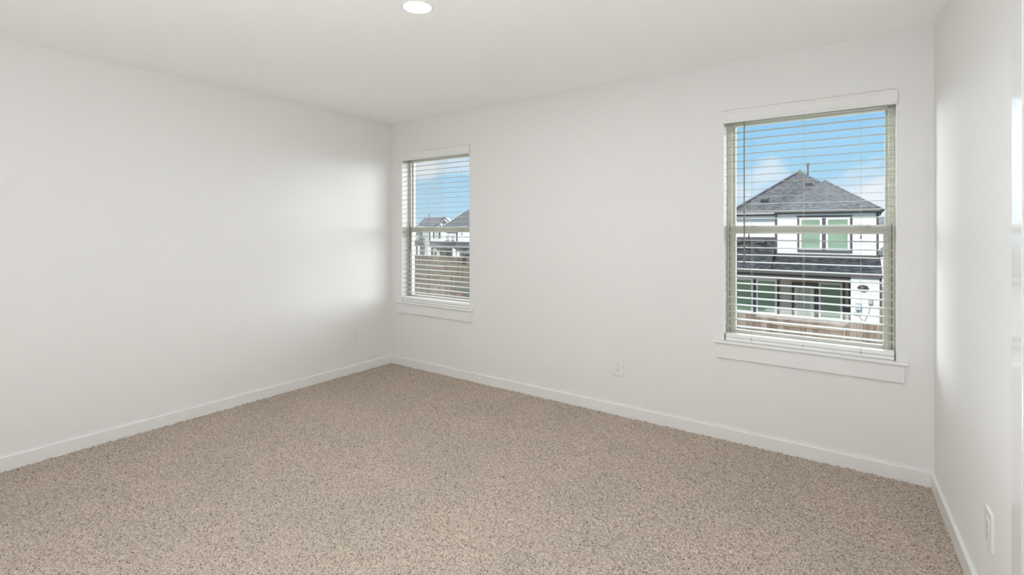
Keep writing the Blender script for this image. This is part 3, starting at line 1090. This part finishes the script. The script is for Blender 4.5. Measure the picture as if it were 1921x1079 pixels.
# ------------------------------------------------------------------ far houses to the left
def gable_house():
    Y = 54.0
    r = empty('house', (at(812, 450, Y).x, Y + 3, GZ))
    tag(r, 'distant white house with grey roof and two dark trimmed gables', 'house')
    P = lambda px, py, d=0.0: at(px, py, Y + d)
    X = lambda px, d=0.0: at(px, 440, Y + d).x
    Z = lambda px, py, d=0.0: at(px, py, Y + d).z
    # side wing with its shade put into grey siding, and white body
    siding_rows(MB(), X(790.5), X(806.5), Y, GZ, Z(800, 427), .3).box(X(790.5), X(806.5), Y + .02, Y + 6, GZ, Z(800, 427)).build('side_wall', SIDING_SHADE, r)
    siding_rows(MB(), X(770), X(790.5), Y - 1.2, GZ, Z(785, 428, -1.2), .3).box(X(770), X(790.5), Y - 1.18, Y + 5, GZ, Z(785, 428, -1.2)).build('front_wall', SIDING, r)
    house_window(r, X(780, -1.2), X(784.2, -1.2), Z(782, 446, -1.2), Z(782, 437, -1.2), Y - 1.23, 0.12)
    # main roof: long ridge from left hip to the gable
    rf = MB()
    A, B_ = P(797, 408.4, 4), P(834, 406.7, 4)
    rf.poly([P(779.5, 427.5, -1), P(838, 427.5, -1), B_, A], 0.15)
    rf.poly([P(779.5, 427.5, -1), A, P(778, 425, 9)], 0.15)
    rf.poly([B_, P(838, 427.5, -1), P(846, 420, 9)], 0.15)
    rf.build('roof', SHINGLE_FAR, r)
    MB().tube([P(805.5, 407.5, 4), P(805.5, 401.5, 4)], 0.06, 6).build('vent_pipe', VENT, r)
    # big gable with dark barge boards
    g = [P(821.5, 419.5, -1.5), P(823, 437, -1.5), P(842, 437, -1.5), P(842.2, 416.5, -1.5), P(832.5, 408.6, -1.5)]
    MB().poly(g, 1.0).build('gable_wall', SIDING, r)
    b = MB()
    for q0, q1 in (((820.5, 420.0), (833, 407.3)), ((833, 407.3), (843.5, 416.6))):
        a, c = P(*q0, -1.7), P(*q1, -1.7)
        b.tube([a, c], 0.11, 4)
    b.build('barge_board', DARKTRIM, r)
    b = MB()
    a, c = P(831.2, 424, -1.6), P(835, 414.5, -1.6)
    for x in (a.x, c.x):
        b.box(x - 0.05, x + 0.05, a.y - 0.05, a.y + 0.05, a.z, c.z)
    b.box(a.x, c.x, a.y - 0.05, a.y + 0.05, c.z - 0.05, c.z + 0.05)
    b.box(P(822, 417.6, -1.6).x, P(842, 417.6, -1.6).x, a.y - 0.05, a.y + 0.05, P(830, 417.6, -1.6).z - 0.04, P(830, 417.6, -1.6).z + 0.04)
    b.build('gable_trim', DARKTRIM, r)
    # small gable below it
    MB().poly([P(813.5, 428, -2.2), P(828, 428, -2.2), P(820.8, 420.4, -2.2)], 0.8).build('gable_wall', SIDING, r)
    b = MB()
    for q0, q1 in (((812.5, 427.4), (820.8, 419.6)), ((820.8, 419.6), (829, 427.2))):
        b.tube([P(*q0, -2.4), P(*q1, -2.4)], 0.11, 4)
    b.build('barge_board', DARKTRIM, r)
    # small porch on the left
    MB().poly([P(776, 459, -3.5), P(796.5, 458, -3.5), P(791.5, 450.5, -1.3), P(779, 450.5, -1.3)], 0.12).build('porch_roof', SHINGLE_FAR, r)
    MB().box(X(776, -3.4), X(795.5, -3.4), Y - 3.45, Y - 3.2, Z(785, 460.5, -3.4), Z(785, 458.4, -3.4)).build('porch_beam', DARKTRIM, r)
    for px, m in ((782.3, DARKTRIM), (784.6, SIDING), (794, DARKTRIM)):
        MB().box(X(px - .8, -3.3), X(px + .8, -3.3), Y - 3.35, Y - 3.1, GZ, Z(785, 460, -3.3)).build('post', m, r)


gable_house()


def middle_house():
    Y = 40.0
    r = empty('house', (at(850, 450, Y).x, Y + 4, GZ))
    tag(r, 'distant white house with a long porch, right half of the left window', 'house')
    P = lambda px, py, d=0.0: at(px, py, Y + d)
    X = lambda px, d=0.0: at(px, 440, Y + d).x
    Z = lambda px, py, d=0.0: at(px, py, Y + d).z
    rf = MB()
    ap = P(902, 379, 8)
    rf.poly([P(827.5, 428.5, -0.8), P(975, 428.5, -0.8), P(910, 374, 8), ap], 0.15)
    rf.poly([P(829, 427.5, 10), P(827.5, 428.5, -0.8), ap], 0.15)
    rf.build('roof', SHINGLE_FAR, r)
    MB().tube([P(827.5, 428.0, -0.8) + Vector((0, 0, .06)), ap + Vector((0, 0, .06))], 0.09, 6).build('ridge_cap', pmat('far_ridge_cap', (.34, .34, .34), .9), r)
    siding_rows(MB(), X(806.5), X(863.6), Y, Z(830, 470), Z(830, 428.5), .3).box(X(806.5), X(863.6), Y + 0.02, Y + 6, GZ, Z(830, 428.5)).build('upper_wall', SIDING, r)
    siding_rows(MB(), X(864.8), X(960), Y - 0.6, Z(870, 480, -.6), Z(870, 428.5, -.6), .3).box(X(864.8), X(960), Y - 0.58, Y + 6, GZ, Z(870, 428.5, -.6)).build('upper_wall', SIDING, r)
    MB().box(X(863.3), X(865.0), Y - 0.7, Y + 0.1, Z(864, 455), Z(864, 428.5)).build('corner_board', DARKTRIM, r)
    MB().box(X(806.0), X(807.2), Y - 0.1, Y + 0.1, Z(807, 455), Z(807, 428.5)).build('corner_board', DARKTRIM, r)
    y = Y - 0.03
    house_window(r, X(816.5), X(823.5), Z(820, 447.2), Z(820, 433), y, 0.16)
    for px in (813.2, 823.6):
        MB().box(X(px), X(px + 2.8), y - 0.06, y, Z(820, 447), Z(820, 433)).build('shutter', DARKTRIM, r)
    for px in (837.2, 847.0):
        house_window(r, X(px), X(px + 5.0), Z(840, 451), Z(840, 440), y, 0.1)
        MB().box(X(px - .3), X(px + 5.3), y - 0.12, y, Z(840, 452.2), Z(840, 451)).build('window_sill', DARKTRIM, r)
    # porch
    zt, ze = Z(830, 453.6), Z(835, 463.0, -2.6)
    rf = MB().poly([(X(805.5, -2.6), Y - 2.6, ze), (X(860, -2.6), Y - 2.6, ze), (X(864), Y, zt), (X(807), Y, zt)], 0.12)
    rf.build('porch_roof', SHINGLE_FAR, r)
    rf = MB().poly([(X(850, -3.2), Y - 3.2, Z(865, 465, -3.2)), (X(920, -3.2), Y - 3.2, Z(865, 465, -3.2)), (X(920), Y - .6, Z(870, 454, -.6)), (X(866), Y - .6, Z(870, 454, -.6))], 0.12)
    rf.build('porch_roof', SHINGLE_FAR, r)
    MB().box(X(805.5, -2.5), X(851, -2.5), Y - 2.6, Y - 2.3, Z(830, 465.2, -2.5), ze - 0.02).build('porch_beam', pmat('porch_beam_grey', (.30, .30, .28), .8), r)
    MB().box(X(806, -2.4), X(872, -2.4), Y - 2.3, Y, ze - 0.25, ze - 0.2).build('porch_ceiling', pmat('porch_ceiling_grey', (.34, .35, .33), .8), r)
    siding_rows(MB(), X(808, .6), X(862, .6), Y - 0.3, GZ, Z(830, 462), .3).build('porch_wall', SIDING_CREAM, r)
    for px in (816.5, 826.5):
        MB().box(X(px, -.3), X(px + 2, -.3), Y - 0.42, Y - 0.31, GZ, Z(830, 470, -.3)).build('porch_trim', DARKTRIM, r)
    house_window(r, X(836, -.3), X(849, -.3), Z(840, 490, -.3), Z(840, 471, -.3), Y - 0.34, 0.12)
    for px, w, m in ((804.9, 5.0, SIDING), (850.6, 6.4, SIDING), (858.5, 5, SIDING)):
        MB().box(X(px, -2.6), X(px + w, -2.6), Y - 2.75, Y - 2.3, GZ, Z(830, 464.5, -2.6)).build('post', m, r)
    # low lean-to at the right
    rf = MB().poly([P(866, 477, -5), P(940, 481, -5), P(930, 459, -3.4), P(884, 464.5, -3.4)], 0.15)
    rf.build('lean_to_roof', SHINGLE_FAR, r)
    b = MB().box(X(868, -4.9), X(873.2, -4.9), Y - 5.0, Y - 4.7, GZ, Z(870, 478, -4.9))
    b.build('post', pmat('post_slate', (.10, .105, .115), .6), r)


middle_house()


def edge_house():
    Y = 46.0
    r = empty('house', (at(1668, 440, Y).x, Y + 3, GZ))
    tag(r, 'sliver of a far grey roofed house just past the big house', 'house')
    P = lambda px, py, d=0.0: at(px, py, Y + d)
    MB().poly([P(1640, 424, -.5), P(1690, 424, -.5), P(1672, 402, 5), P(1648, 409, 5)], 0.15).build('roof', SHINGLE_FAR, r)
    a, c = P(1644, 424), P(1686, 424)
    siding_rows(MB(), a.x, c.x, Y, GZ, a.z - .02, .3).box(a.x, c.x, Y + .02, Y + 5, GZ, a.z - .02).build('upper_wall', SIDING, r)
    MB().poly([P(1640, 478, -3), P(1690, 481, -3), P(1690, 458, -.1), P(1657, 462, -.1)], 0.15).build('lower_roof', SHINGLE_FAR, r)


edge_house()


# ------------------------------------------------------------------ loose boards by the fences
def board(p0, p1, w, t, mat, name, label, cat, group=None):
    p0, p1 = Vector(p0), Vector(p1)
    d = (p1 - p0).normalized()
    side = Vector((0, 0, 1)) if abs(d.z) < .7 else Vector((1, 0, 0))
    up = (side - d * side.dot(d)).normalized()
    out = d.cross(up)
    vs = []
    for p in (p0, p1):
        for a, c in ((-1, -1), (1, -1), (1, 1), (-1, 1)):
            vs.append(p + up * (a * w / 2) + out * (c * t / 2))
    o = MB().add(vs, [(0, 1, 2, 3), (7, 6, 5, 4), (0, 4, 5, 1), (1, 5, 6, 2), (2, 6, 7, 3), (3, 7, 4, 0)]).build(name, mat)
    return tag(o, label, cat, group)


# planks nailed and leaning on the middle fence
yb = FYC - 0.06
board(at(781.5, 512.5, yb), at(803, 519.5, yb), 0.16, 0.05, LUMBER, 'lumber_plank', 'pale slanting plank on the weathered fence, beside the left edge of the glass', 'plank', 'loose planks')
board(at(819, 513.8, yb), at(830, 513.6, yb), 0.10, 0.05, LUMBER, 'lumber_plank', 'short level plank on the weathered fence, under the orange rail', 'plank', 'loose planks')
board(at(825, 522, yb), at(846, 524, yb), 0.20, 0.05, LUMBER, 'lumber_plank', 'broad pale level plank on the weathered fence, lowest of the planks', 'plank', 'loose planks')
ybd = FY - 0.12
board(at(861, 535.5, ybd), at(883, 537.5, ybd), 0.06, 0.05, DARKBOARD, 'dark_board', 'thin dark board across the near fence, topmost of the dark boards', 'board', 'dark boards')
board(at(855, 541, ybd), at(883, 545, ybd), 0.10, 0.05, DARKBOARD, 'dark_board', 'long dark board across the near fence, middle one of the dark boards', 'board', 'dark boards')
board(at(868, 551.5, ybd), at(883, 554, ybd), 0.09, 0.05, DARKBOARD, 'dark_board', 'dark board across the near fence, lowest of the dark boards', 'board', 'dark boards')
